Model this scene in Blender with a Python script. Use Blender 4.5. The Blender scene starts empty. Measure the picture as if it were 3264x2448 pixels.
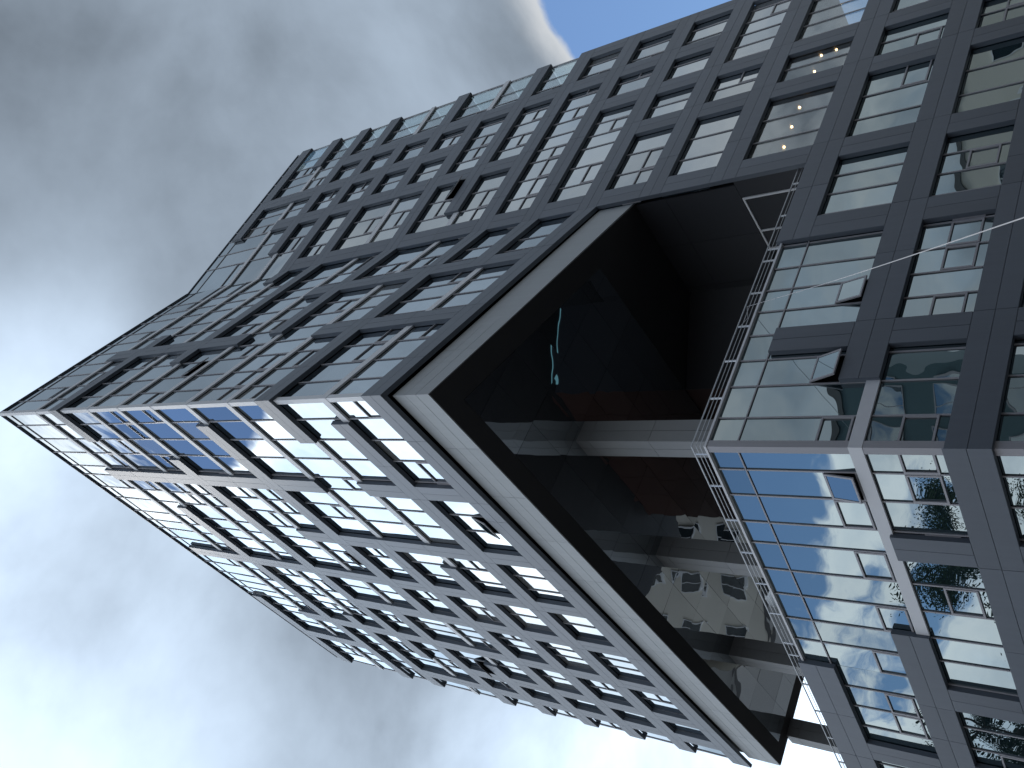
import bpy, math, random
from mathutils import Vector, Matrix
random.seed(7)
SCN = bpy.context.scene
COL = SCN.collection
R = math.radians

# ------------------------------------------------------------------ camera
cam_d = bpy.data.cameras.new('camera'); cam = bpy.data.objects.new('camera', cam_d); COL.objects.link(cam)
PXA = Vector((-0.05219626, 0.67102064, -0.73959911))
PYA = Vector((-0.99863685, -0.03507258, 0.038657))
FWD = Vector((0.0, 0.74060868, 0.67193659))
FPX = 2956.659 / 3264.0
cam_d.sensor_fit = 'HORIZONTAL'; cam_d.sensor_width = 36.0; cam_d.lens = 36.0 * FPX
cam_d.clip_start = 0.1; cam_d.clip_end = 3000
m = Matrix((PXA, -PYA, -FWD)).transposed().to_4x4()
m.translation = Vector((0, 0, 1.6)); cam.matrix_world = m
SCN.camera = cam

# ------------------------------------------------------------------ world and sun
SUN_AZ, SUN_EL = R(-45), R(66)
SUNV = Vector((math.sin(SUN_AZ) * math.cos(SUN_EL), math.cos(SUN_AZ) * math.cos(SUN_EL), math.sin(SUN_EL)))
def dirv(az, el):
    az, el = R(az), R(el)
    return (math.sin(az) * math.cos(el), math.cos(az) * math.cos(el), math.sin(el))
W = bpy.data.worlds.new('World'); SCN.world = W; W.use_nodes = True
nt = W.node_tree; nt.nodes.clear()
def N(t, **kw):
    n = nt.nodes.new(t)
    for k, v in kw.items(): setattr(n, k, v)
    return n
def L_(a, b): nt.links.new(a, b)
def MATH(op, a, b=None, c=None, clamp=False):
    n = N('ShaderNodeMath', operation=op); n.use_clamp = clamp
    for i, v in enumerate((a, b, c)):
        if v is None: continue
        if isinstance(v, (int, float)): n.inputs[i].default_value = v
        else: L_(v, n.inputs[i])
    return n.outputs[0]
def VMATH(op, a, b=None):
    n = N('ShaderNodeVectorMath', operation=op)
    for i, v in enumerate((a, b)):
        if v is None: continue
        if isinstance(v, (tuple, list)): n.inputs[i].default_value = v
        else: L_(v, n.inputs[i])
    return n
def SMOOTH(x, lo, hi, a=0.0, b=1.0):
    n = N('ShaderNodeMapRange', interpolation_type='SMOOTHSTEP'); L_(x, n.inputs['Value'])
    n.inputs['From Min'].default_value = lo; n.inputs['From Max'].default_value = hi
    n.inputs['To Min'].default_value = a; n.inputs['To Max'].default_value = b
    return n.outputs['Result']
def NOISE(vec, scale, detail=6, rough=.55, dist=0.0):
    n = N('ShaderNodeTexNoise'); L_(vec, n.inputs['Vector'])
    n.inputs['Scale'].default_value = scale; n.inputs['Detail'].default_value = detail
    n.inputs['Roughness'].default_value = rough; n.inputs['Distortion'].default_value = dist
    return n.outputs['Fac']
def MIXC(f, a, b):
    n = N('ShaderNodeMix', data_type='RGBA')
    if isinstance(f, (int, float)): n.inputs['Factor'].default_value = f
    else: L_(f, n.inputs['Factor'])
    for nm, v in (('A', a), ('B', b)):
        s = [i for i in n.inputs if i.name == nm and i.type == 'RGBA'][0]
        if isinstance(v, tuple): s.default_value = (*v, 1)
        else: L_(v, s)
    return [o for o in n.outputs if o.type == 'RGBA'][0]
tc = N('ShaderNodeTexCoord'); DIR = VMATH('NORMALIZE', tc.outputs['Generated']).outputs[0]
sx = N('ShaderNodeSeparateXYZ'); L_(DIR, sx.inputs[0])
zz = MATH('ADD', MATH('MAXIMUM', sx.outputs[2], 0.0), 0.22)
cb = N('ShaderNodeCombineXYZ'); L_(MATH('DIVIDE', sx.outputs[0], zz), cb.inputs[0]); L_(MATH('DIVIDE', sx.outputs[1], zz), cb.inputs[1])
PL_ = cb.outputs[0]
sky = N('ShaderNodeTexSky', sky_type='NISHITA'); sky.sun_disc = False
sky.sun_elevation = SUN_EL; sky.sun_rotation = SUN_AZ; sky.altitude = 100; sky.air_density = 1.2; sky.dust_density = 0.05; sky.ozone_density = 5.0
big = NOISE(VMATH('ADD', PL_, (3.1, 1.7, 0.4)).outputs[0], 1.3, 10, .58, .35)
soft = NOISE(VMATH('ADD', PL_, (7.7, 2.2, 5.4)).outputs[0], 2.6, 6, .52, .3)
fine = NOISE(VMATH('ADD', PL_, (1.7, 9.2, 3.4)).outputs[0], 5.0, 8, .6, .3)
def gauss(az, el, rad):
    d = VMATH('DOT_PRODUCT', DIR, dirv(az, el)).outputs['Value']
    return SMOOTH(d, math.cos(R(rad)), math.cos(R(rad * .25)))
cov = MATH('ADD', MATH('MULTIPLY', MATH('SUBTRACT', big, .5), 2.1), .20)
# thick cloud over the tower, broken cumulus elsewhere
ahead = gauss(8, 55, 62)
cov = MATH('ADD', cov, MATH('MULTIPLY', ahead, .75))
HOLES = [(31, 21, 20, 2.0), (-80, 64.5, 10, .8), (-100, 37, 15, .95)]
for az, el, rad, k in HOLES:
    cov = MATH('SUBTRACT', cov, MATH('MULTIPLY', gauss(az, el, rad), k))
cov = MATH('ADD', cov, MATH('MULTIPLY', MATH('SUBTRACT', fine, .5), .34))
mask = SMOOTH(cov, -.06, .10)
thick = SMOOTH(cov, 0.0, .62)
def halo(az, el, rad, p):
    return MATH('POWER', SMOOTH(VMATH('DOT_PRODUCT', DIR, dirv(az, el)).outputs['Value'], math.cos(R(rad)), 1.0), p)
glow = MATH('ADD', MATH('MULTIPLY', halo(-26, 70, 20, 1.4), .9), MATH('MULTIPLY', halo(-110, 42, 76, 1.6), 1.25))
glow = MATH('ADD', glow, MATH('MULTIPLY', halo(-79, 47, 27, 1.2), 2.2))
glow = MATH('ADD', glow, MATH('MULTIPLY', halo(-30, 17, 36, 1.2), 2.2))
edge_c = MIXC(thick, (4.7, 4.9, 5.1), (2.75, 3.35, 4.1))
shade = MATH('ADD', MATH('MULTIPLY', MATH('SUBTRACT', soft, .5), 2.2), 1.0)
shade = MATH('ADD', shade, MATH('MULTIPLY', MATH('SUBTRACT', fine, .5), .55))
shade = MATH('ADD', MATH('MULTIPLY', thick, shade), MATH('MULTIPLY', MATH('SUBTRACT', 1.0, thick), 1.25))
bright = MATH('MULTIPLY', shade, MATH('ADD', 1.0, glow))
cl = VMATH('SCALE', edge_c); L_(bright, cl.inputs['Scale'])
blue = VMATH('SCALE', sky.outputs[0]); blue.inputs['Scale'].default_value = 1.3
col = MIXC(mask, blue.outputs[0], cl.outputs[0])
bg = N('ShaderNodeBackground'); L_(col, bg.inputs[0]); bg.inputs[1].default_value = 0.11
L_(bg.outputs[0], N('ShaderNodeOutputWorld').inputs[0])
sd = bpy.data.lights.new('sun', 'SUN'); sd.energy = 1.0; sd.angle = R(12); sd.color = (1, .96, .9)
so = bpy.data.objects.new('sun', sd); COL.objects.link(so); so.rotation_mode = 'QUATERNION'
so.rotation_quaternion = SUNV.to_track_quat('Z', 'Y'); so.location = SUNV * 200
SCN.view_settings.view_transform = 'Standard'; SCN.view_settings.look = 'None'
SCN.view_settings.exposure = 0.0; SCN.view_settings.gamma = 1.0; SCN.view_settings.use_curve_mapping = False
SCN.render.engine = 'CYCLES'

# ------------------------------------------------------------------ materials
def mat(name, base, rough=.5, spec=.5, metal=0.0, var=0.0, noise=0.0, nscale=3.0, bump=0.0, bscale=40.0, streak=False):
    M = bpy.data.materials.new(name); M.use_nodes = True
    t = M.node_tree; b = t.nodes['Principled BSDF']
    b.inputs['Base Color'].default_value = (*base, 1); b.inputs['Roughness'].default_value = rough
    b.inputs['Specular IOR Level'].default_value = spec; b.inputs['Metallic'].default_value = metal
    geo = t.nodes.new('ShaderNodeNewGeometry')
    if var or noise:
        v = t.nodes.new('ShaderNodeMath'); v.operation = 'MULTIPLY_ADD'
        t.links.new(geo.outputs['Random Per Island'], v.inputs[0]); v.inputs[1].default_value = 2 * var; v.inputs[2].default_value = 1 - var
        oi = t.nodes.new('ShaderNodeObjectInfo'); v2 = t.nodes.new('ShaderNodeMath'); v2.operation = 'MULTIPLY_ADD'
        t.links.new(oi.outputs['Random'], v2.inputs[0]); v2.inputs[1].default_value = 2 * var; v2.inputs[2].default_value = 1 - var
        mu = t.nodes.new('ShaderNodeMath'); mu.operation = 'MULTIPLY'; t.links.new(v.outputs[0], mu.inputs[0]); t.links.new(v2.outputs[0], mu.inputs[1])
        nz = t.nodes.new('ShaderNodeTexNoise'); nz.inputs['Scale'].default_value = nscale; nz.inputs['Detail'].default_value = 6
        if streak:
            sv = t.nodes.new('ShaderNodeVectorMath'); sv.operation = 'MULTIPLY'; sv.inputs[1].default_value = (3.5, 3.5, .3); t.links.new(geo.outputs['Position'], sv.inputs[0]); t.links.new(sv.outputs[0], nz.inputs['Vector'])
        else: t.links.new(geo.outputs['Position'], nz.inputs['Vector'])
        v3 = t.nodes.new('ShaderNodeMath'); v3.operation = 'MULTIPLY_ADD'
        t.links.new(nz.outputs['Fac'], v3.inputs[0]); v3.inputs[1].default_value = 2 * noise; v3.inputs[2].default_value = 1 - noise
        m2 = t.nodes.new('ShaderNodeMath'); m2.operation = 'MULTIPLY'; t.links.new(mu.outputs[0], m2.inputs[0]); t.links.new(v3.outputs[0], m2.inputs[1])
        sc = t.nodes.new('ShaderNodeVectorMath'); sc.operation = 'SCALE'; sc.inputs[0].default_value = base
        t.links.new(m2.outputs[0], sc.inputs['Scale']); t.links.new(sc.outputs[0], b.inputs['Base Color'])
    if bump:
        nb = t.nodes.new('ShaderNodeTexNoise'); nb.inputs['Scale'].default_value = bscale; t.links.new(geo.outputs['Position'], nb.inputs['Vector'])
        bp = t.nodes.new('ShaderNodeBump'); bp.inputs['Strength'].default_value = bump; bp.inputs['Distance'].default_value = .01
        t.links.new(nb.outputs['Fac'], bp.inputs['Height']); t.links.new(bp.outputs[0], b.inputs['Normal'])
    return M
def glass_mat(name, body, base_refl, wave=.0016, wscale=.55, tint=(.86, .93, .97), clear=False, rough=.0):
    M = bpy.data.materials.new(name); M.use_nodes = True; t = M.node_tree; t.nodes.clear()
    out = t.nodes.new('ShaderNodeOutputMaterial'); mix = t.nodes.new('ShaderNodeMixShader')
    if clear:
        bd = t.nodes.new('ShaderNodeBsdfTransparent'); bd.inputs[0].default_value = (*body, 1)
    else:
        bd = t.nodes.new('ShaderNodeBsdfDiffuse'); bd.inputs[0].default_value = (*body, 1)
    gl = t.nodes.new('ShaderNodeBsdfGlossy'); gl.inputs['Color'].default_value = (*tint, 1); gl.inputs['Roughness'].default_value = rough
    geo = t.nodes.new('ShaderNodeNewGeometry'); oi = t.nodes.new('ShaderNodeObjectInfo')
    r1 = t.nodes.new('ShaderNodeMath'); r1.operation = 'ADD'; t.links.new(geo.outputs['Random Per Island'], r1.inputs[0]); t.links.new(oi.outputs['Random'], r1.inputs[1])
    cx = t.nodes.new('ShaderNodeCombineXYZ')
    for i, k in enumerate((71.0, 37.0, 53.0)):
        q = t.nodes.new('ShaderNodeMath'); q.operation = 'MULTIPLY'; q.inputs[1].default_value = k; t.links.new(r1.outputs[0], q.inputs[0]); t.links.new(q.outputs[0], cx.inputs[i])
    ad = t.nodes.new('ShaderNodeVectorMath'); ad.operation = 'ADD'; t.links.new(geo.outputs['Position'], ad.inputs[0]); t.links.new(cx.outputs[0], ad.inputs[1])
    nz = t.nodes.new('ShaderNodeTexNoise'); nz.inputs['Scale'].default_value = wscale; nz.inputs['Detail'].default_value = 1.5
    t.links.new(ad.outputs[0], nz.inputs['Vector'])
    bp = t.nodes.new('ShaderNodeBump'); bp.inputs['Strength'].default_value = 1.0; bp.inputs['Distance'].default_value = wave * 8
    t.links.new(nz.outputs['Fac'], bp.inputs['Height']); t.links.new(bp.outputs[0], gl.inputs['Normal'])
    tv = t.nodes.new('ShaderNodeMath'); tv.operation = 'FRACT'; tm = t.nodes.new('ShaderNodeMath'); tm.operation = 'MULTIPLY'; tm.inputs[1].default_value = 7.31
    t.links.new(r1.outputs[0], tm.inputs[0]); t.links.new(tm.outputs[0], tv.inputs[0])
    ta = t.nodes.new('ShaderNodeMath'); ta.operation = 'MULTIPLY_ADD'; ta.inputs[1].default_value = .2; ta.inputs[2].default_value = .82; t.links.new(tv.outputs[0], ta.inputs[0])
    ts = t.nodes.new('ShaderNodeVectorMath'); ts.operation = 'SCALE'; ts.inputs[0].default_value = tint; t.links.new(ta.outputs[0], ts.inputs['Scale']); t.links.new(ts.outputs[0], gl.inputs['Color'])
    dp = t.nodes.new('ShaderNodeVectorMath'); dp.operation = 'DOT_PRODUCT'; t.links.new(geo.outputs['Incoming'], dp.inputs[0]); t.links.new(geo.outputs['Normal'], dp.inputs[1])
    ab = t.nodes.new('ShaderNodeMath'); ab.operation = 'ABSOLUTE'; t.links.new(dp.outputs['Value'], ab.inputs[0])
    om = t.nodes.new('ShaderNodeMath'); om.operation = 'SUBTRACT'; om.use_clamp = True; om.inputs[0].default_value = 1.0; t.links.new(ab.outputs[0], om.inputs[1])
    pw = t.nodes.new('ShaderNodeMath'); pw.operation = 'POWER'; pw.inputs[1].default_value = 4.0; t.links.new(om.outputs[0], pw.inputs[0])
    f2 = t.nodes.new('ShaderNodeMath'); f2.operation = 'MULTIPLY_ADD'; f2.use_clamp = True
    t.links.new(pw.outputs[0], f2.inputs[0]); f2.inputs[1].default_value = 1 - base_refl; f2.inputs[2].default_value = base_refl
    t.links.new(f2.outputs[0], mix.inputs[0]); t.links.new(bd.outputs[0], mix.inputs[1]); t.links.new(gl.outputs[0], mix.inputs[2]); t.links.new(mix.outputs[0], out.inputs[0])
    return M
def emit(name, c, s):
    M = bpy.data.materials.new(name); M.use_nodes = True; t = M.node_tree; t.nodes.clear()
    e = t.nodes.new('ShaderNodeEmission'); e.inputs[0].default_value = (*c, 1); e.inputs[1].default_value = s
    t.links.new(e.outputs[0], t.nodes.new('ShaderNodeOutputMaterial').inputs[0]); return M
M_CLAD = mat('cladding_panel', (.100, .118, .142), .44, .5, 0, .08, .10, 1.5, .05, 60, True)
M_BODY = mat('cladding_body', (.045, .05, .06), .6, .3)
M_LIGHT = mat('pale_aluminium', (.66, .67, .68), .5, .5, 0, .03, .04)
M_FRAME = mat('frame_aluminium', (.34, .335, .35), .42, .5, 0, .02, .03)
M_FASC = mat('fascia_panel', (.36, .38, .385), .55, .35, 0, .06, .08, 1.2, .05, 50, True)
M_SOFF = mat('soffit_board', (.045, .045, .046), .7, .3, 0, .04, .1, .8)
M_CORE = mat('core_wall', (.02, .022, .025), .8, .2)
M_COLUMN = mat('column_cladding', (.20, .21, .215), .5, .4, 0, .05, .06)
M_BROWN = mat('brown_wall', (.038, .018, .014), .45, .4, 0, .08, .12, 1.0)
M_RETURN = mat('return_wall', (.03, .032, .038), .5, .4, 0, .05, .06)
M_PANE = glass_mat('window_glass', (.014, .022, .028), .54)
M_PANEREFL = glass_mat('window_glass_painted_reflection', (.20, .20, .19), .48)  # paler body colour imitates light rectangles reflected in some panes
M_PANELOW = glass_mat('window_glass_lower', (.012, .024, .03), .40, wave=.003, wscale=.45, tint=(.80, .93, .96))
M_CLEAR = glass_mat('clear_glass', (.88, .94, .93), .28, clear=True)
M_CLEARROOM = glass_mat('clear_room_glass', (.75, .78, .78), .26, clear=True)
M_MIRROR = glass_mat('ceiling_mirror', (.012, .012, .013), .72, wave=.0035, wscale=.45, tint=(.80, .86, .90), rough=.01)
M_RAIL = mat('rail_steel', (.42, .44, .46), .35, .5, .6)
M_WHITE = mat('white_frame', (.75, .76, .77), .5)
M_CABLE = mat('cable_sheath', (.6, .6, .6), .5)
M_ROOM = mat('room_plaster', (.30, .28, .26), .8)
M_LAMP = emit('lamp_glow', (1, .62, .3), 16)
M_WARM = emit('warm_interior', (.9, .42, .12), .05)
M_DECK = mat('deck_boards', (.025, .024, .024), .7, .3, 0, .05, .2, 2)
M_ASPH = mat('asphalt', (.055, .055, .057), .85, .3, 0, 0, .25, .6, .3, 30)
M_PAVE = mat('paving', (.16, .155, .15), .8, .3, 0, .05, .15, 1.2)
M_CREAM = mat('cream_render', (.70, .67, .60), .85, .2, 0, 0, .08, .5)
M_GREYR = mat('grey_render', (.34, .34, .33), .85, .2, 0, 0, .08, .5)
M_TEAL = mat('teal_cladding', (.06, .11, .12), .45, .5, 0, .05, .06)
M_NGLASS = glass_mat('neighbour_glass', (.015, .025, .03), .25, wave=.001)
M_ROOFT = mat('roof_membrane', (.12, .12, .12), .9)
M_BARK = mat('bark', (.07, .05, .035), .9, .2, 0, 0, .3, 6, .5, 20)
M_LEAF = mat('leaf', (.05, .085, .028), .6, .3, 0, .35, .15, .5)
M_DISH = mat('dish_enamel', (.7, .71, .72), .4)

# ------------------------------------------------------------------ mesh helpers
class MB:
    def __init__(s): s.v = []; s.f = []
    def add(s, vs, fs):
        o = len(s.v); s.v += [tuple(v) for v in vs]; s.f += [tuple(i + o for i in f) for f in fs]
    def hexa(s, p):   # 8 points: bottom 0-3 ccw seen from above, top 4-7
        s.add(p, [(3, 2, 1, 0), (4, 5, 6, 7), (0, 1, 5, 4), (1, 2, 6, 5), (2, 3, 7, 6), (3, 0, 4, 7)])
    def build(s, name, material, parent=None, base=Vector((0, 0, 0)), smooth=False):
        me = bpy.data.meshes.new(name); me.from_pydata([Vector(v) - base for v in s.v], [], s.f); me.materials.append(material)
        me.update(); o = bpy.data.objects.new(name, me); COL.objects.link(o)
        if smooth: me.polygons.foreach_set('use_smooth', [True] * len(me.polygons))
        if parent: o.parent = parent
        else: o.location = base
        return o
def thing(name, label, cat, loc=(0, 0, 0), group=None):
    o = bpy.data.objects.new(name, None); COL.objects.link(o); o.location = loc; o['label'] = label; o['category'] = cat
    if group: o['group'] = group
    return o
def tag(o, label, cat, group=None):
    o['label'] = label; o['category'] = cat
    if group: o['group'] = group
    return o
def fix_normals(me):
    import bmesh
    b = bmesh.new(); b.from_mesh(me); bmesh.ops.recalc_face_normals(b, faces=b.faces); b.to_mesh(me); b.free()
def prism(poly, z0, z1):
    mb = MB(); n = len(poly)
    vs = [(x, y, z0) for x, y in poly] + [(x, y, z1) for x, y in poly]
    fs = [tuple(range(n))[::-1], tuple(range(n, 2 * n))] + [(i, (i + 1) % n, n + (i + 1) % n, n + i) for i in range(n)]
    mb.add(vs, fs); return mb
def proj_area(vs):
    pts = []
    for v in vs:
        d = Vector(v) - Vector((0, 0, 1.6)); zc = d.dot(FWD)
        if zc < .5: return 0
        pts.append((.5 + FPX * d.dot(PXA) / zc, .375 + FPX * d.dot(PYA) / zc))
    xs = [p[0] for p in pts]; ys = [p[1] for p in pts]
    if max(xs) < 0 or min(xs) > 1 or max(ys) < 0 or min(ys) > .75: return 0
    a = 0
    for i in range(len(pts)):
        x0, y0 = pts[i]; x1, y1 = pts[(i + 1) % len(pts)]; a += x0 * y1 - x1 * y0
    return abs(a) / 2

class Face:
    """vertical facade plane: s along, d inward, z up"""
    def __init__(s, org, t, inn): s.o = Vector((org[0], org[1], 0)); s.t = Vector((t[0], t[1], 0)); s.n = Vector((inn[0], inn[1], 0))
    def P(s, a, d, z): return s.o + s.t * a + s.n * d + Vector((0, 0, z))
    def box(s, mb, s0, s1, d0, d1, z0, z1, k0=0, k1=0):
        a, b, c, e = s0 + k0 * d0, s1 + k1 * d0, s1 + k1 * d1, s0 + k0 * d1
        mb.hexa([s.P(a, d0, z0), s.P(b, d0, z0), s.P(c, d1, z0), s.P(e, d1, z0), s.P(a, d0, z1), s.P(b, d0, z1), s.P(c, d1, z1), s.P(e, d1, z1)])
tA, tL = Vector((0.51897909, 0.85478693, 0)), Vector((-0.65649298, 0.75433214, 0))
tB, tM = Vector((0.74920775, 0.66233507, 0)), Vector((-0.80789511, 0.5893263, 0))
nA, nL = Vector((-0.85478693, 0.51897909, 0)), Vector((0.75433214, 0.65649298, 0))
nB, nM = Vector((-0.66233507, 0.74920775, 0)), Vector((0.5893263, 0.80789511, 0))
C1 = Vector((-0.15170613, 20.68834635, 0)); FO = Vector((7.7719565, 33.73905188, 0)); C0 = Vector((-2.22560298, 24.90073676, 0))
LA = (FO - C1).length           # 15.27
SF = (FO - C0).length           # 13.34
LL, LB, LM = 32.4, 28.65, 21.0
KU = 1 / math.tan(R(72.297) / 2)   # mitre at the prow
KF = math.tan(R(17.258) / 2)       # mitre at the fold
KL = 1 / math.tan(R(102.413) / 2)  # mitre at the lower corner
fA, fL, fB, fM = Face(C1, tA, nA), Face(C1, tL, nL), Face(C0, tB, nB), Face(C0, tM, nM)
BASE = Vector((-2.2, 24.9, 0))
OFFICE = thing('office_building', 'tall dark grey office block with projecting band grid and overhanging glass prow', 'building', BASE)
def part(mb, name, material, parent=None): return mb.build(name, material, parent or OFFICE, BASE)

GD = .21          # glass depth behind the band fronts
BH = 1.1          # dark band height
Z0, FH = 26.55, 3.43
FLU = [Z0 + FH * k for k in range(10)]
ROOF, TR = 63.2, 62.0
PANELS, PANES = [], []     # (area, mb, parent) collected, sorted at the end

def add_panel(face, band, s0, s1, z0, z1, k0=0, k1=0, d0=0.0, d1=.03, material=None):
    g = .008; mb = MB()
    a = s0 + (0 if k0 else g); b = s1 - (0 if k1 else g)
    if b - a < .03 or z1 - z0 < .05: return
    j = random.uniform(-.002, .002)
    face.box(mb, a, b, d0 + j, d1, z0 + g, z1 - g, k0, k1)
    ar = proj_area([face.P(a, 0, z0), face.P(b, 0, z0), face.P(b, 0, z1), face.P(a, 0, z1)])
    PANELS.append([ar, mb, band, material or M_CLAD])
def hband(face, z0, z1, s0, s1, k0=0, k1=0, cuts=()):
    mb = MB(); face.box(mb, s0, s1, .03, GD - .02, z0, z1, k0, k1)
    o = part(mb, 'cladding_band', M_CLAD); zm = (z0 + z1) / 2
    n = max(1, round((s1 - s0) / 2.75)); xs = [s0 + (s1 - s0) * i / n for i in range(n + 1)]
    for c in cuts:
        for i in range(1, n):
            if abs(xs[i] - c) < 1.2: xs[i] = c
    for i in range(n):
        for za, zb in ((z0, zm), (zm, z1)):
            add_panel(face, o, xs[i], xs[i + 1], za, zb, k0 if i == 0 else 0, k1 if i == n - 1 else 0)
def vband(face, s0, s1, z0, z1):
    mb = MB(); face.box(mb, s0, s1, .03, GD - .02, z0, z1); o = part(mb, 'cladding_band', M_CLAD)
    n = max(1, round((z1 - z0) / 3.4)); sm = (s0 + s1) / 2
    for i in range(n):
        za, zb = z0 + (z1 - z0) * i / n, z0 + (z1 - z0) * (i + 1) / n
        add_panel(face, o, s0, sm, za, zb); add_panel(face, o, sm, s1, za, zb)
def bands(face, H, V):
    """H: [z0,z1,s0,s1,k0,k1]  V: [s0,s1,z0,z1]; columns are cut by the beams that cross them"""
    H = [list(h) for h in H]
    for v in V:
        for h in H:
            if h[1] <= v[2] or h[0] >= v[3] or h[3] <= v[0] + .01 or h[2] >= v[1] - .01: continue
            ov = min(h[3], v[1]) - max(h[2], v[0])
            if ov < .9 * (v[1] - v[0]):
                if h[2] > v[0]: h[2] = v[1]
                else: h[3] = v[0]
    cuts = [v[0] for v in V] + [v[1] for v in V]
    for h in H:
        if h[3] - h[2] > .05: hband(face, *h, cuts=cuts)
    for v in V:
        segs = [(v[2], v[3])]
        for h in H:
            if h[3] <= v[0] + .05 or h[2] >= v[1] - .05: continue
            ns = []
            for a, b in segs:
                if h[1] <= a or h[0] >= b: ns.append((a, b)); continue
                if h[0] - a > .03: ns.append((a, h[0]))
                if b - h[1] > .03: ns.append((h[1], b))
            segs = ns
        for a, b in segs: vband(face, v[0], v[1], a, b)
    return H
def complement(s0, s1, H, z, tol=.3):
    cov = sorted((h[2], h[3]) for h in H if abs(h[0] - z) < tol); out = []; a = s0
    for x, y in cov:
        if x - a > .1: out.append((a, x))
        a = max(a, y)
    if s1 - a > .1: out.append((a, s1))
    return out
def light_bands(face, zs, s0, s1, H, k0=0, k1=0, h=.40):
    for z in zs:
        for a, b in complement(s0, s1, H, z):
            mb = MB(); face.box(mb, a, b, .115, GD - .015, z + .004, z + h, k0 if a == s0 else 0, k1 if b == s1 else 0)
            part(mb, 'floor_band', M_LIGHT)
def pane(face, s0, s1, z0, z1, material, d=GD, tilt=.004):
    mb = MB(); w, h = s1 - s0, z1 - z0
    ta, tb = random.uniform(-tilt, tilt), random.uniform(-tilt, tilt)
    off = lambda u, v: d + ta * u * w / 2 + tb * v * h / 2 + .012
    c = [(s0, z0, -1, -1), (s1, z0, 1, -1), (s1, z1, 1, 1), (s0, z1, -1, 1)]
    mb.hexa([face.P(s0, off(-1, -1), z0), face.P(s1, off(1, -1), z0), face.P(s1, off(1, -1) + .02, z0), face.P(s0, off(-1, -1) + .02, z0),
             face.P(s0, off(-1, 1), z1), face.P(s1, off(1, 1), z1), face.P(s1, off(1, 1) + .02, z1), face.P(s0, off(-1, 1) + .02, z1)])
    ar = proj_area([face.P(s, d, z) for s, z, _, _ in c])
    PANES.append([ar, mb, None, material])
def vmull(face, mb, s, z0, z1, w=.024, d0=.03): face.box(mb, s - w, s + w, GD - d0, GD + .005, z0, z1)
def hmull(face, mb, s0, s1, z, w=.022, d0=.028): face.box(mb, s0, s1, GD - d0, GD + .006, z - w, z + w)
def open_sash(face, s0, s1, z0, z1, ang=22):
    """top-hung light swung outwards: four frame bars and its pane"""
    a = R(ang); piv_d = GD - .02
    def Q(s, q, off):   # q down from the hinge
        return face.P(s, piv_d - math.sin(a) * q - math.cos(a) * off, z1 - math.cos(a) * q + math.sin(a) * off)
    H = z1 - z0
    def bar(sa, sb, qa, qb, mb, o0=0, o1=.05):
        mb.hexa([Q(sa, qb, o1), Q(sb, qb, o1), Q(sb, qb, o0), Q(sa, qb, o0), Q(sa, qa, o1), Q(sb, qa, o1), Q(sb, qa, o0), Q(sa, qa, o0)])
    mb = MB(); w = .06
    bar(s0, s1, 0, w, mb); bar(s0, s1, H - w, H, mb); bar(s0, s0 + w, w, H - w, mb); bar(s1 - w, s1, w, H - w, mb)
    o = part(mb, 'open_sash', M_FRAME)
    g = MB(); bar(s0 + w, s1 - w, w, H - w, g, .015, .035)
    p = g.build('pane', M_PANELOW, o, BASE); fix_normals(p.data); fix_normals(o.data)
def sash(face, mb, s0, s1, z0, z1):
    w = .03
    for a, b, c, e in ((s0, s1, z1 - 2 * w, z1), (s0, s1, z0, z0 + 2 * w), (s0, s0 + 2 * w, z0 + 2 * w, z1 - 2 * w), (s1 - 2 * w, s1, z0 + 2 * w, z1 - 2 * w)):
        face.box(mb, a, b, GD - .045, GD + .004, c, e)
SASHP = .26
def curtain(face, rows, mulls, s0, s1, H, material, name='mullion_grid', clear=(), sash_side=None, openers=(), nosash=False, seed=1):
    """rows: [(zbottom, ztop, with_sash)], mulls: interior mullion positions"""
    rnd = random.Random(seed); grid = MB()
    xs = [s0] + [x for x in mulls if s0 + .3 < x < s1 - .3] + [s1]
    for zb, zt, ws in rows:
        dark = lambda s: any(h[2] <= s <= h[3] and abs(h[0] - (zb - .4)) < .45 for h in H)
        for i in range(len(xs) - 1):
            a, b = xs[i], xs[i + 1]; mid = (a + b) / 2
            mt = material
            for (ca, cb_, cz0, cz1, cm) in clear:
                if ca <= mid <= cb_ and cz0 <= (zb + zt) / 2 <= cz1: mt = cm
            op = [o for o in openers if a <= o[0] <= b and zb <= o[1] <= zt]
            r = rnd.random()
            if mt is M_PANE and rnd.random() < .09: mt = M_PANEREFL
            zs0 = zb + (.78 if dark(mid) else .06); zs1 = zs0 + .95
            has = bool(op) or (ws and not nosash and mt in (material, M_PANEREFL) and (r < SASHP))
            pane(face, a, b, zb, zt, mt) if not op else None
            if op:
                pane(face, a, b, zb, zs0, mt); pane(face, a, b, zs1, zt, mt)
                rec = MB(); face.box(rec, a, b, GD + .25, GD + .27, zs0, zs1); part(rec, 'room_wall', M_CORE)
                open_sash(face, a + .05, b - .05, zs0 + .02, zs1 - .02, op[0][2]); hmull(face, grid, a, b, zs1); hmull(face, grid, a, b, zs0)
            elif has: sash(face, grid, a + .03, b - .03, zs0, zs1)
        for x in xs[1:-1]: vmull(face, grid, x, zb, zt)
    o = part(grid, name, M_FRAME); o['kind'] = 'stuff'
    return o

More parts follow.
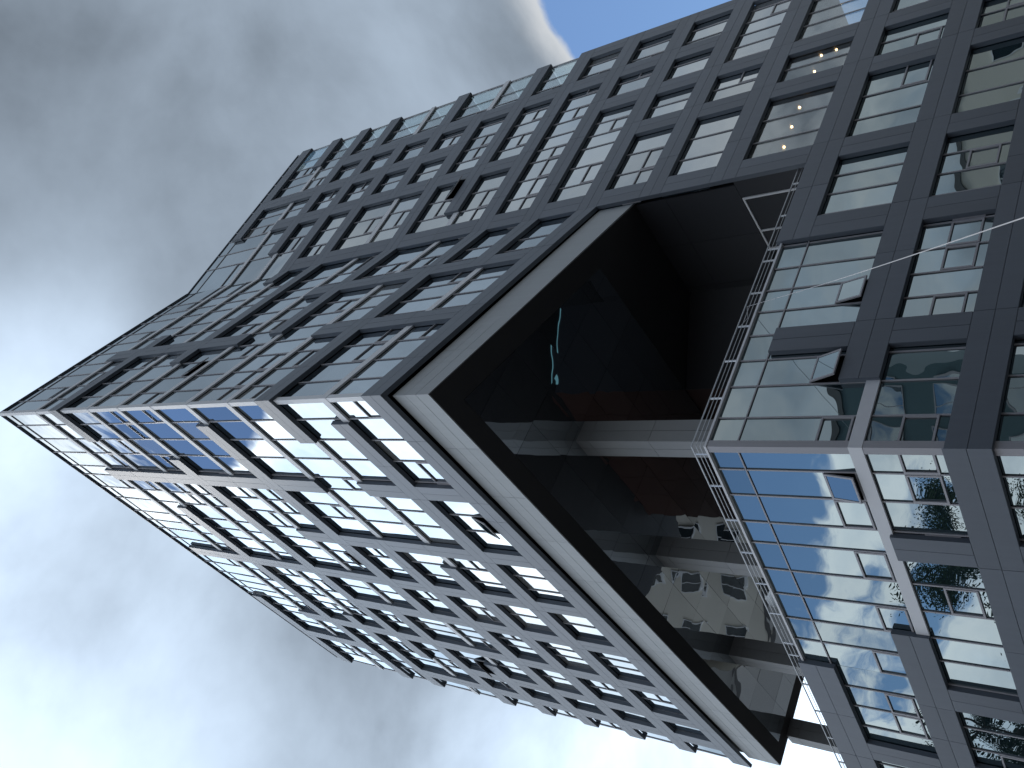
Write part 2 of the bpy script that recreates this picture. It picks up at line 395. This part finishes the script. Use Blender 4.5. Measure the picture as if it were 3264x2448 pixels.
# ------------------------------------------------------------------ upper block, left face of the prow
def Hh(k, s0, s1, k0=0, k1=0): return [FLU[k], FLU[k] + BH, s0, s1, k0, k1]
HL = [Hh(0, 0, LL, KU), Hh(1, 1.6, LL), Hh(2, 0, 2.87, KU), Hh(2, 12.9, LL), Hh(3, 10.8, LL), Hh(4, 1.6, 19.95), Hh(4, 25.5, LL),
      Hh(5, 18.88, LL), Hh(6, 4.44, 26.93), Hh(7, 22.0, LL), Hh(8, 0, 2.9, KU), Hh(8, 9.6, LL), [61.2, 62.4, 21.95, LL, 0, 0]]
cA, cB, cC, cD, cE, cF, cG = (5.8, 6.78), (10.8, 11.8), (15.15, 16.12), (18.88, 19.95), (23.1, 24.15), (26.93, 28.0), (29.6, 30.75)
VL = [[*cA, FLU[3], 58.3], [*cA, Z0, 33.75], [*cB, Z0, 44.0], [*cC, Z0, 61.75], [*cD, Z0, FLU[6] + BH], [*cE, Z0, 57.9],
      [*cF, Z0, FLU[5] + BH], [*cF, FLU[8], 62.4], [*cG, Z0, FLU[7] + BH]]
HL = bands(fL, HL, VL)
light_bands(fL, FLU[1:], 0, LL, HL, KU)
rowsU = [(FLU[k] + .42, FLU[k + 1] - .0, True) for k in range(9)] + [(FLU[9] + .42, TR - .03, True), (TR + .03, ROOF, False)]
mL = [x - .37 - .006 * x for x in (1.9, 3.28, 4.68, 6.12, 7.1, 8.55, 9.8, 11.4, 12.5, 13.55, 14.8, 16.62, 18.0, 19.4, 20.5, 21.55, 22.45, 23.65, 24.7, 26.15, 27.5, 28.6, 30.2, 31.3)]
S0U = GD * KU
curtain(fL, rowsU, mL, S0U, LL - .15, HL, M_PANE, seed=3, openers=((9.2, FLU[0] + 1.5, 16), (26.7, FLU[4] + 1.5, 24), (14.2, FLU[4] + 1.5, 14)))
# ------------------------------------------------------------------ upper block, right face of the prow
HA = [Hh(0, 0, LA, KU, KF), Hh(1, 10.55, LA, 0, KF), Hh(2, 0, LA, KU, KF), Hh(4, 6.3, LA, 0, KF), Hh(6, 4.29, LA, 0, KF), Hh(7, 13.9, LA, 0, KF), Hh(8, 0, 8.05, KU)]
VA = [[5.6, 6.62, FLU[5] - .35, 58.15], [5.5, 6.5, Z0, 36.95], [10.55, 11.55, Z0, 43.45]]
HA = bands(fA, HA, VA)
light_bands(fA, FLU[1:], 0, LA, HA, KU, KF)
mA = [x - .37 for x in (1.95, 3.33, 4.77, 6.05, 7.35, 8.6, 9.85, 11.45, 12.55, 13.75)]
curtain(fA, rowsU, mA, S0U, LA + GD * KF, HA, M_PANE, seed=5, openers=((4.1, FLU[5] + 1.0, 12),))
# ------------------------------------------------------------------ side wing face, upper and lower part in one plane
FLB = [4.7, 8.3, 11.6, 15.38, 19.6, 23.15]
def Hz(z, s0, s1, k0=0, k1=0, h=BH): return [z, z + h, s0, s1, k0, k1]
HB = [Hh(0, SF, LB, 0), Hh(1, SF, LB, -KF), Hh(2, SF, LB, -KF), Hh(3, 15.6, LB), Hh(4, SF, 25.48, -KF), Hh(5, 18.45, LB), Hh(6, SF, 25.48, -KF), Hh(7, SF, LB, -KF),
      Hh(8, 15.7, LB), Hh(9, 25.48, LB), [61.2, 62.4, 18.45, LB, 0, 0],
      Hz(23.15, SF, LB), Hz(19.6, SF, LB, h=1.2), Hz(15.38, 9.05, LB, h=1.25), Hz(11.6, 2.5, LB, h=1.2), Hz(8.3, 0, LB, KL, h=1.15), Hz(4.7, 0, LB, KL, h=1.15)]
b1, b2, b3, b4, b5 = (SF, 14.42), (18.45, 19.5), (21.53, 22.53), (24.4, 25.48), (27.65, 28.65)
VB = [[*b1, 0, FLU[7] + BH], [*b2, FLU[2], 57.4], [*b2, 0, FLU[0]], [*b3, FLU[4], 62.4], [*b3, 0, FLU[1]], [*b4, FLB[5], FLU[8] + BH],
      [*b5, 0, FLU[2] + BH], [9.05, 10.13, 0, 15.38], [3.78, 4.8, 0, 15.4]]
HB = bands(fB, HB, VB)
light_bands(fB, FLU[3:], SF, LB, HB, -KF)
light_bands(fB, [11.6], 0, 2.5, [], KL)
mB = [x - .3 for x in (15.97, 17.42, 18.9, 19.9, 20.95, 22.1, 23.2, 24.27, 25.3, 26.35, 27.38)]
END = (26.0, LB, FLU[2] + 1.2, 70, M_CLEAR)
ROOM1 = (14.4, 28.7, 20.9 - 4.3, 19.6, M_CLEARROOM)
rowsBU = [(20.0 + .85, 23.15, True), (24.2, FLU[0], True)] + rowsU
curtain(fB, rowsBU, mB, SF - GD * KF, LB - .1, HB, M_PANE, seed=11, clear=(END,), openers=((18.5, FLU[3] + 1.2, 24), (19.4, FLU[4] + 1.5, 10)))
curtain(fB, [(16.63, 19.6, False)], mB, SF + .4, LB - .1, HB, M_PANELOW, seed=12, clear=(ROOM1,))
mBl = [x - .24 for x in (1.5, 2.76, 3.85, 4.94, 6.02, 7.02, 8.07, 9.2, 10.6, 11.68, 12.69, 14.2)] + mB[:]
rowsBl = [(.3, 4.7, False), (5.2, 8.3, False), (9.0, 11.6, True)]
curtain(fB, rowsBl, mBl, GD * KL, LB - .1, HB, M_PANELOW, seed=13)
curtain(fB, [(12.02, 15.42, True)], mBl, GD * KL, 9.6, HB, M_PANELOW, seed=14, openers=((6.5, 13.3, 13), (3.3, 13.3, 20)))
curtain(fB, [(15.5, 16.42, False)], mBl, GD * KL, 9.6, HB, M_PANELOW, seed=15)
curtain(fB, [(12.2, 15.38, True)], mBl, 9.6, LB - .1, HB, M_PANELOW, seed=16)
# ------------------------------------------------------------------ lower block, left face
HM = [Hz(15.3, 10.12, LM, h=1.32), Hz(11.6, 7.77, LM, h=1.17), Hz(8.3, 0, LM, KL, h=1.2), Hz(4.7, 0, LM, KL, h=1.15)]
VM = [[3.4, 4.37, 0, 11.68], [10.2, 11.3, 0, 11.6], [14.3, 15.3, 0, 15.3], [18.6, 19.6, 0, 15.3]]
HM = bands(fM, HM, VM)
light_bands(fM, [11.6], 0, 7.77, [], KL)
mM = [x - .23 for x in (1.32, 2.4, 3.57, 4.52, 5.75, 6.95, 8.16, 9.25, 10.4, 11.5, 12.6, 13.75, 14.9, 16.0, 17.1, 18.2, 19.4)]
curtain(fM, rowsBl, mM, GD * KL, LM - .1, HM, M_PANELOW, seed=21)
curtain(fM, [(12.02, 15.42, True)], mM, GD * KL, 10.2, HM, M_PANELOW, seed=24, openers=((1.8, 12.5, 9),))
curtain(fM, [(15.5, 16.42, False)], mM, GD * KL, 10.2, HM, M_PANELOW, seed=23)
curtain(fM, [(12.2, 15.3, True)], mM, 10.2, LM - .1, HM, M_PANELOW, seed=22)
# transoms of the curtain walls
for f_, s1, zs in ((fL, LL - .15, (TR,)), (fA, LA, (TR,)), (fM, 10.2, (15.46,))):
    mb = MB(); k = GD * (KL if f_ is fM else KU)
    for z in zs: hmull(f_, mb, k, s1, z)
    part(mb, 'transom', M_FRAME)
mb = MB(); hmull(fB, mb, SF, LB - .1, TR); part(mb, 'transom', M_FRAME)
mb = MB(); hmull(fB, mb, GD * KL, 9.05, 15.46); part(mb, 'transom', M_FRAME)
# corner posts of pale aluminium
def corner_post(f1, f2, k, z0, z1, w, d0=.125):
    for f_ in (f1, f2):
        mb = MB(); f_.box(mb, 0, w, d0, GD + .02, z0, z1, k, 0)
        part(mb, 'corner_post', M_LIGHT if z0 > 20 else M_FRAME)
for k in range(10):
    zt = FLU[k + 1] if k < 9 else ROOF
    corner_post(fA, fL, KU, FLU[k] + .4 if k not in (0, 2, 8) else FLU[k] + BH, zt - .002, .42)
corner_post(fB, fM, KL, 12.0, 16.42, .34); corner_post(fB, fM, KL, 9.48, 11.6, .34); corner_post(fB, fM, KL, 5.9, 8.3, .34)
# roof cap and copings
for f_, s1, k0, k1 in ((fL, LL, KU, 0), (fA, LA, KU, KF)):
    mb = MB(); f_.box(mb, 0, s1, .12, .75, ROOF, ROOF + .06, k0, k1); part(mb, 'roof_cap', M_CLAD)
mb = MB(); fB.box(mb, SF, LB, GD - .05, .75, ROOF, ROOF + .09, -KF, 0); part(mb, 'roof_cap', M_CLAD)
for f_, s1 in ((fB, 9.05), (fM, 10.12)):
    mb = MB(); f_.box(mb, 0, s1, .1, .7, 16.42, 16.5, KL, 0); part(mb, 'coping', M_LIGHT)
# end edges: thin posts where the glass stops
for f_, s_ in ((fL, LL), (fB, LB)):
    mb = MB(); f_.box(mb, s_ - .15, s_ - .05, GD - .03, GD + .1, Z0 + BH, ROOF); part(mb, 'end_post', M_FRAME)
# right end: glazed return, floor slabs and an inner partition
fE = Face(fB.P(LB - .12, GD, 0), nB, -tB)
g = MB()
for k in range(2, 10):
    zt = FLU[k + 1] if k < 9 else ROOF
    for j in range(3): pane(fE, j * 1.3, j * 1.3 + 1.3, FLU[k] + .45, zt - .02, M_CLEAR, d=0)
    slab = MB(); fB.box(slab, 24.6, LB - .2, GD + .05, 4.2, FLU[k] + .05, FLU[k] + .38); part(slab, 'floor_slab', M_ROOM)
    vm = MB(); fE.box(vm, 1.27, 1.33, -.04, .05, FLU[k] + .45, zt); fE.box(vm, 2.57, 2.63, -.04, .05, FLU[k] + .45, zt); part(vm, 'mullion_grid', M_FRAME)['kind'] = 'stuff'
# ------------------------------------------------------------------ cores
def ins(o, na, da, nb, db):
    det = na.x * nb.y - na.y * nb.x; p, q = na.dot(o) + da, nb.dot(o) + db
    return Vector(((p * nb.y - q * na.y) / det, (na.x * q - nb.x * p) / det, 0))
EL, EB = C1 + tL * LL, C0 + tB * LB
CI = .55
p0 = ins(C1, nA, CI, nL, CI); p1 = EL + nL * CI - tL * .5; 
v_el = (EL - C1).dot(nL); qf = FO + nB * CI
depthB = (EB - C1).dot(nL)
p2 = C1 + tL * (LL - .5) + nL * depthB
p3 = EB + nB * 3.4; p3b = C0 + tB * 24.6 + nB * 3.4; p3c = C0 + tB * 24.6 + nB * CI
UP = [p0, p1, p2, EB + nB * 22, p3, p3b, p3c, qf]
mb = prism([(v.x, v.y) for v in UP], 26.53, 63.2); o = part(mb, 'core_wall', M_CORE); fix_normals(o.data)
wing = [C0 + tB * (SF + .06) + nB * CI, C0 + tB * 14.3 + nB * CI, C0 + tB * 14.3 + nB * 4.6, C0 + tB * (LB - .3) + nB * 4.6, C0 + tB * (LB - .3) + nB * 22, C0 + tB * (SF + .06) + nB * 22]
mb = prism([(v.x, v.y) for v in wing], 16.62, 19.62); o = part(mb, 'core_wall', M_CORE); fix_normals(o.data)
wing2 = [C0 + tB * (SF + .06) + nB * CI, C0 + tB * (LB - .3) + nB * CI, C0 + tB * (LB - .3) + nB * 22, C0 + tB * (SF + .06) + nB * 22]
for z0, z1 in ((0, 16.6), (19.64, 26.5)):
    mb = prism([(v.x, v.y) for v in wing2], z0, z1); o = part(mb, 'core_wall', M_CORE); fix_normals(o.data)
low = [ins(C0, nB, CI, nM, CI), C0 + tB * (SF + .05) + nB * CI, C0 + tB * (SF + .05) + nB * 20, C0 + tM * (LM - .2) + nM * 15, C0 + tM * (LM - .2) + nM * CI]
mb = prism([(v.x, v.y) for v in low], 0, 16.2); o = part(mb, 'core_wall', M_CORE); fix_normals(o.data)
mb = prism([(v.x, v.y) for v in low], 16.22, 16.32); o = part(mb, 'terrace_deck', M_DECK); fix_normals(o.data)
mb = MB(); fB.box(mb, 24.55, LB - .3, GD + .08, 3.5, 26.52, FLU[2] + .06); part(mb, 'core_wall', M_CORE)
# lit room behind the clear windows, with ceiling lamps
room = MB(); fB.box(room, 14.32, LB - .32, 4.5, 4.58, 16.64, 19.6); part(room, 'room_wall', M_ROOM)
room = MB(); fB.box(room, 14.32, LB - .32, GD + .1, 4.5, 19.5, 19.6); part(room, 'room_ceiling', M_ROOM)
room = MB(); fB.box(room, 14.32, LB - .32, GD + .1, 4.5, 16.64, 16.7); part(room, 'room_floor', M_ROOM)
for s_, d_ in ((17.54, 1.95), (18.88, 1.92), (20.24, 1.91), (21.58, 1.93), (22.92, 1.94), (24.19, 1.96), (25.9, 2.85)):
    lm = MB(); c = fB.P(s_, d_, 19.46)
    vs = [c + Vector((.055 * math.cos(i * R(45)), .055 * math.sin(i * R(45)), zz_)) for zz_ in (-.03, .03) for i in range(8)]
    lm.add(vs, [tuple(range(8))[::-1], tuple(range(8, 16))] + [(i, (i + 1) % 8, 8 + (i + 1) % 8, 8 + i) for i in range(8)])
    part(lm, 'ceiling_lamp', M_LAMP)
# ------------------------------------------------------------------ overhang: fascia, soffit, mirrored ceiling
ZC, FI = 24.66, .3
fFA, fFL = Face(C1 + nA * FI, tA, nA), Face(C1 + nL * FI, tL, nL)
foff = FI * KU          # the inset corner starts here along both faces
body = [ins(C1, nA, FI + .03, nL, FI + .03), C1 + tL * (LL - .7) + nL * (FI + .03), C1 + tL * (LL - .7) + nL * 24, C1 + tL * 14 + nL * 24, FO + nB * 2 + tB * .5, FO + nA * (FI + .03) + tB * .3]
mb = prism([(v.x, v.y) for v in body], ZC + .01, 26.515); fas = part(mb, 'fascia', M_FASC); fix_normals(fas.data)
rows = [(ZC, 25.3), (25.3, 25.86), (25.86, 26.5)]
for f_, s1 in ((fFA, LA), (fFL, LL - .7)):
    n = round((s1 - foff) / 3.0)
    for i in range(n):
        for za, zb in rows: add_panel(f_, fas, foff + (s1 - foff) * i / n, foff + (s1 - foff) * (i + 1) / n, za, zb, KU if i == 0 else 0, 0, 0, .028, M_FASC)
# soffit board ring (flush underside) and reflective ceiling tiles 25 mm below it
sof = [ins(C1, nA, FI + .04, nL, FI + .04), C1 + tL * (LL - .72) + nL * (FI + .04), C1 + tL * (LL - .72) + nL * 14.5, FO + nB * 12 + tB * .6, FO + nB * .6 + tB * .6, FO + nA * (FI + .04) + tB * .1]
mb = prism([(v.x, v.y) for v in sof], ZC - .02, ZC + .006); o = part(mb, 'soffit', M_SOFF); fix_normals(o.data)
def clip(poly, o, n, d):       # keep (p-o).n >= d
    out = []
    for i in range(len(poly)):
        a, b = poly[i], poly[(i + 1) % len(poly)]; fa, fb = (a - o).dot(n) - d, (b - o).dot(n) - d
        if fa >= 0: out.append(a)
        if (fa > 0 > fb) or (fa < 0 < fb): out.append(a + (b - a) * (fa / (fa - fb)))
    return out
TU, TV = 2.4, 1.55
ceil_o = None
iu = 0; u = -2.0
while u < 30.6:
    v = 1.18; 
    while v < 10.3:
        g_ = .006; u1, v1 = min(u + TU, 30.7), min(v + TV, 10.5)
        poly = [C1 + tL * (u + g_) + nL * (v + g_), C1 + tL * (u1 - g_) + nL * (v + g_), C1 + tL * (u1 - g_) + nL * (v1 - g_), C1 + tL * (u + g_) + nL * (v1 - g_)]
        poly = clip(poly, C1, nA, 1.38)
        if len(poly) >= 3:
            cz = sum((p for p in poly), Vector()) / len(poly); ta, tb = random.uniform(-.006, .006), random.uniform(-.006, .006)
            mb = MB(); n = len(poly); bz = lambda p: ZC - .045 + (p - cz).dot(tL) * ta + (p - cz).dot(nL) * tb
            mb.add([(p.x, p.y, bz(p)) for p in poly] + [(p.x, p.y, ZC - .022) for p in poly],
                   [tuple(range(n)), tuple(range(n, 2 * n))[::-1]] + [(i, (i + 1) % n, n + (i + 1) % n, n + i) for i in range(n)])
            o = part(mb, 'ceiling_panel', M_MIRROR); fix_normals(o.data)
        v += TV
    u += TU
# recessed brown wall of the terrace and the dark return wall beside it
fR = Face(C1 + nL * 10.55, tL, nL)
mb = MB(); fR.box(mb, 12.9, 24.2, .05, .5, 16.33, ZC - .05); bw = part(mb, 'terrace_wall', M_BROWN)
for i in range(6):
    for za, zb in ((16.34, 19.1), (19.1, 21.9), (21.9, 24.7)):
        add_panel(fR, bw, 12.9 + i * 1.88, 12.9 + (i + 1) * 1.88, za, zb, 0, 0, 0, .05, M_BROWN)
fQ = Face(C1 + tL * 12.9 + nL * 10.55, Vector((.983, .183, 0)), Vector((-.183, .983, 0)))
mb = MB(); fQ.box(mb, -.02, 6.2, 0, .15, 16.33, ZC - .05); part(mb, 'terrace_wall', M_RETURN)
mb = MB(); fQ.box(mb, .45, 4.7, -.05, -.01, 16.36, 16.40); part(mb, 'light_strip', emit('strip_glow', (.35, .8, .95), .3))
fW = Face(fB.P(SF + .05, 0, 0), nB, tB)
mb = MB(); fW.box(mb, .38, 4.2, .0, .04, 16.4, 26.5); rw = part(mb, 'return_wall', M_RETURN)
for i in range(6):
    for za, zb in ((16.4, 19.8), (19.8, 23.1), (23.1, 26.5)):
        if za < 17: continue
        add_panel(fW, rw, .38 + i * 2.6, .38 + (i + 1) * 2.6, za, zb, 0, 0, -.03, 0, M_RETURN)
add_panel(fW, rw, .02, 1.02, 16.4, 19.8, 0, 0, -.03, .0, M_RETURN)
mb = MB()
for a, b, c, e in ((1.08, 1.16, 16.4, 19.76), (1.16, 3.9, 19.68, 19.76), (2.88, 2.95, 16.4, 19.68), (3.9, 3.98, 16.4, 19.76)): fW.box(mb, a, b, -.06, .02, c, e)
dr = part(mb, 'terrace_door', M_WHITE)
mb = MB(); fW.box(mb, 1.16, 2.88, .005, .02, 16.4, 19.68); fW.box(mb, 2.95, 3.9, .005, .02, 16.4, 19.68); part(mb, 'door_pane', M_WARM, None)
# columns under the overhang
for cx_, cy_ in ((-2.40, 28.96), (-7.85, 34.15), (-13.7, 40.0), (-19.4, 45.6)):
    fc1 = Face((cx_, cy_), tB, tL); fc2 = Face((cx_, cy_), tL, tB)
    mb = MB(); fc1.box(mb, .025, 1.0, .025, 1.0, 16.33, ZC - .05); co = part(mb, 'column', M_COLUMN)
    for f_ in (fc1, fc2):
        for i in range(2):
            for za, zb in ((16.34, 18.4), (18.4, 21.2), (21.2, 24.0), (24.0, 24.71)): add_panel(f_, co, i * .5, i * .5 + .5, za, zb, 0, 0, 0, .025, M_COLUMN)

# ------------------------------------------------------------------ collected panels and panes: the 300 largest are objects, the rest joined
def flush(items, name, limit=300):
    items.sort(key=lambda x: -x[0]); rest = {}
    for i, (ar, mb, par, mt) in enumerate(items):
        if i < limit and ar > 0:
            o = mb.build(name, mt, par or OFFICE, BASE)
        else:
            r = rest.setdefault(mt.name, (MB(), mt)); r[0].add(mb.v, mb.f)
    for mb, mt in rest.values():
        o = part(mb, name, mt); o['kind'] = 'stuff'
flush(PANELS, 'panel'); flush(PANES, 'pane')

# ------------------------------------------------------------------ terrace railing
def tube(mb, pts, r, n=6):
    rings = []
    for i, p in enumerate(pts):
        a = pts[max(i - 1, 0)]; b = pts[min(i + 1, len(pts) - 1)]; t = (b - a).normalized()
        x = t.orthogonal().normalized(); y = t.cross(x)
        rings.append([p + (x * math.cos(2 * math.pi * j / n) + y * math.sin(2 * math.pi * j / n)) * r for j in range(n)])
    vs = [v for rg in rings for v in rg]; fs = []
    for i in range(len(rings) - 1):
        for j in range(n): fs.append((i * n + j, i * n + (j + 1) % n, (i + 1) * n + (j + 1) % n, (i + 1) * n + j))
    fs += [tuple(range(n))[::-1], tuple(range((len(rings) - 1) * n, len(rings) * n))]
    mb.add(vs, fs)
RB = C0 + nM * .2 + Vector((0, 0, 16.5))
RAILING = thing('terrace_railing', 'slim steel railing round the terrace edge under the overhang', 'railing', RB)
RD = .22
kx = RD * KL
for z, r in ((17.02, .028), (16.86, .013), (16.72, .013)):
    mb = MB(); pts = [fM.P(LM, RD, z), fM.P(kx, RD, z), fB.P(SF + .0, RD, z)]
    tube(mb, [pts[0], pts[1]], r); tube(mb, [pts[1], pts[2]], r); mb.build('rail_bar', M_RAIL, RAILING, RB)
for f_, ss in ((fM, [.5, 1.85, 3.36, 4.86, 6.35, 7.85, 9.4, 10.05, 11.7, 13.25, 14.85, 16.4, 18.0, 19.6]), (fB, [2.1, 3.68, 5.22, 6.77, 8.35, 8.95, 10.72, 12.5])):
    for s_ in ss:
        mb = MB(); f_.box(mb, s_ - .025, s_ + .025, RD - .012, RD + .03, 16.5 if s_ < 9 else 16.63, 17.03); mb.build('post', M_RAIL, RAILING, RB)
# wire from the terrace rail down towards the street
def at(px_, py_, dist):
    d = PXA * ((px_ - 1632) / 2956.66) + PYA * ((py_ - 1224) / 2956.66) + FWD
    return Vector((0, 0, 1.6)) + d * dist
a_, b_ = fB.P(6.15, RD, 16.95), at(3420, 640, 9.0)
pts = []
for i in range(25):
    t = i / 24; p = a_.lerp(b_, t); p.z -= .25 * math.sin(math.pi * t); pts.append(p)
mb = MB(); tube(mb, pts, .0085); tube(mb, [a_, fB.P(5.6, RD, 16.75), fB.P(5.2, RD + .05, 17.0)], .0085)
cb_ = mb.build('overhead_wire', M_CABLE, None, a_); tag(cb_, 'thin white wire stretched from terrace railing across the lower windows', 'wire')

# ------------------------------------------------------------------ street level, neighbours mirrored in the glass, an added sky blocker
def ground(name, poly, z, mt):
    mb = MB(); mb.add([(x, y, z) for x, y in poly], [tuple(range(len(poly)))]); o = mb.build(name, mt); o['kind'] = 'structure'; return o
ground('ground', [(-900, -900), (900, -900), (900, 900), (-900, 900)], 0.0, M_ASPH)
ground('pavement', [(-40, 14), (40, 14), (40, 120), (-40, 120)], .12, M_PAVE)
def house(name, label, org, az, w, dep, h, wall, roofm, cols, floors, win=(1.5, 1.6), frame=M_WHITE, z_first=1.4, pitched=False, strips=False):
    t = Vector((math.sin(R(az)), math.cos(R(az)), 0)); n = Vector((t.y, -t.x, 0)); b = Vector((org[0], org[1], 0))
    H = thing(name, label, 'building', b); f = Face(b, t, n)
    mb = MB(); f.box(mb, 0, w, .12, dep, 0, h); mb.build('wall', wall, H, b)
    if pitched:
        mb = MB(); P = f.P; q = [P(-.4, -.3, h), P(w + .4, -.3, h), P(w + .4, dep + .3, h), P(-.4, dep + .3, h), P(-.4, dep / 2, h + 3.2), P(w + .4, dep / 2, h + 3.2)]
        mb.add(q, [(3, 2, 1, 0), (0, 1, 5, 4), (2, 3, 4, 5), (1, 2, 5), (3, 0, 4)]); mb.build('roof', roofm, H, b)
    else:
        mb = MB(); f.box(mb, -.15, w + .15, 0, dep + .15, h + .004, h + .4); mb.build('roof', roofm, H, b)
    fh = (h - z_first) / floors
    for k in range(floors):
        for i in range(cols):
            sc_ = w * (i + .5) / cols; z0 = z_first + k * fh
            fr = MB(); ww, wh = win
            for a, c_, e, g_ in ((-ww / 2, ww / 2, 0, .08), (-ww / 2, ww / 2, wh - .08, wh), (-ww / 2, -ww / 2 + .08, .08, wh - .08), (ww / 2 - .08, ww / 2, .08, wh - .08), (-.03, .03, .08, wh - .08)):
                f.box(fr, sc_ + a, sc_ + c_, .02, .119, z0 + e, z0 + g_)
            fo = fr.build('window', frame, H, b)
            pn = MB(); f.box(pn, sc_ - ww / 2 + .06, sc_ + ww / 2 - .06, .07, .118, z0 + .06, z0 + wh - .06); pn.build('pane', M_NGLASS, fo, b)
    return H, f, b
house('apartment_house', 'cream rendered house across the street mirrored in the lower side windows', (37.5, 32), 8, 20, 12, 19.5, M_CREAM, M_ROOFT, 5, 5)
house('office_block', 'low teal panelled block across the street mirrored beside the lower corner', (31, .5), 3, 22, 14, 27, M_TEAL, M_ROOFT, 7, 6, win=(2.4, 2.2), frame=M_FRAME)
house('apartment_house', 'pale cream house behind the terrace mirrored in the dark ceiling', (-3, 57), -88, 17, 12, 17.5, M_CREAM, M_ROOFT, 5, 5)
house('apartment_house', 'grey rendered house behind the far end of the overhang', (-21, 58), -92, 16, 12, 14.5, M_GREYR, M_ROOFT, 4, 4)
house('apartment_house', 'grey house beside the street tree mirrored low in the corner glass', (-50, 36), 190, 24, 12, 13, M_GREYR, M_ROOFT, 6, 4, pitched=True)
house('sky_blocker', 'added dark red brick block, unseen, cutting low sky light on the facade', (24, -16), -90, 48, 12, 21, mat('dark_brick', (.12, .06, .045), .85, .2, 0, 0, .15, 2), M_ROOFT, 12, 5)  # added out of view to dim the sky light on the lower facade
# satellite dish on the cream house, seen in the ceiling
db = Vector((-15.0, 56.7, 17.9)); D = thing('satellite_dish', 'white satellite dish on the roof edge of the cream house behind the terrace', 'dish', db)
mb = MB(); ax = Vector((-.2, -.9, .45)).normalized(); xx = ax.orthogonal().normalized(); yy = ax.cross(xx); cc = db + Vector((0, 0, .9))
vs = [cc]; fs = []
for r_i in range(1, 5):
    for j in range(20):
        r = .16 * r_i; vs.append(cc + (xx * math.cos(j * R(18)) + yy * math.sin(j * R(18))) * r + ax * (.35 * r * r))
for j in range(20): fs.append((0, 1 + j, 1 + (j + 1) % 20))
for r_i in range(3):
    for j in range(20): fs.append((1 + r_i * 20 + j, 1 + (r_i + 1) * 20 + j, 1 + (r_i + 1) * 20 + (j + 1) % 20, 1 + r_i * 20 + (j + 1) % 20))
mb.add(vs, fs); mb.build('reflector', M_DISH, D, db, True)
mb = MB(); tube(mb, [db, cc - ax * .05], .03); tube(mb, [cc - ax * .02 - yy * .5 + ax * .1, cc + ax * .6], .015); mb.build('mast', M_RAIL, D, db)

def tree(loc, h, cr, seed, label):
    rnd = random.Random(seed); b = Vector(loc); T = thing('street_tree', label, 'tree', b)
    mb = MB(); top = b + Vector((rnd.uniform(-.4, .4), rnd.uniform(-.4, .4), h * .8)); forks = []
    n = 9; pts = [b.lerp(top, i / n) + Vector((rnd.uniform(-.1, .1), rnd.uniform(-.1, .1), 0)) * (i > 0) for i in range(n + 1)]
    for i in range(n): tube(mb, [pts[i], pts[i + 1]], .26 * (1 - i / (n + 1)) + .03, 8)
    cl_ = []
    for i in range(38):
        f = rnd.uniform(.28, .98); p = pts[min(n, int(f * n))]; az = rnd.uniform(0, 6.28); ln = cr * (1.05 - abs(f - .5) * .9) * rnd.uniform(.55, 1.0)
        e = p + Vector((math.cos(az) * ln, math.sin(az) * ln, ln * rnd.uniform(.15, .6)))
        tube(mb, [p, p.lerp(e, .5) + Vector((0, 0, -.1)), e], .05, 5); cl_ += [e, p.lerp(e, .65), p.lerp(e, .85)]
    cl_.append(top + Vector((0, 0, .6)))
    mb.build('trunk', M_BARK, T, b)
    lf = MB()
    for c in cl_:
        for k in range(520):
            d = Vector((rnd.gauss(0, 1), rnd.gauss(0, 1), rnd.gauss(0, .75))) * .5; p = c + d
            x = Vector((rnd.gauss(0, 1), rnd.gauss(0, 1), rnd.gauss(0, 1))).normalized(); y = x.orthogonal().normalized(); s = rnd.uniform(.05, .095)
            lf.add([p - x * s, p + y * s * .5, p + x * s, p - y * s * .5], [(0, 1, 2, 3)])
    o = lf.build('crown', M_LEAF, T, b)
tree((-33, 24.5, .12), 25.5, 6.0, 4, 'leafy street tree mirrored in the lower corner windows')
tree((-36, 33.5, .12), 24.5, 5.8, 9, 'leafy street tree standing farther along the facade, mirrored at its end')
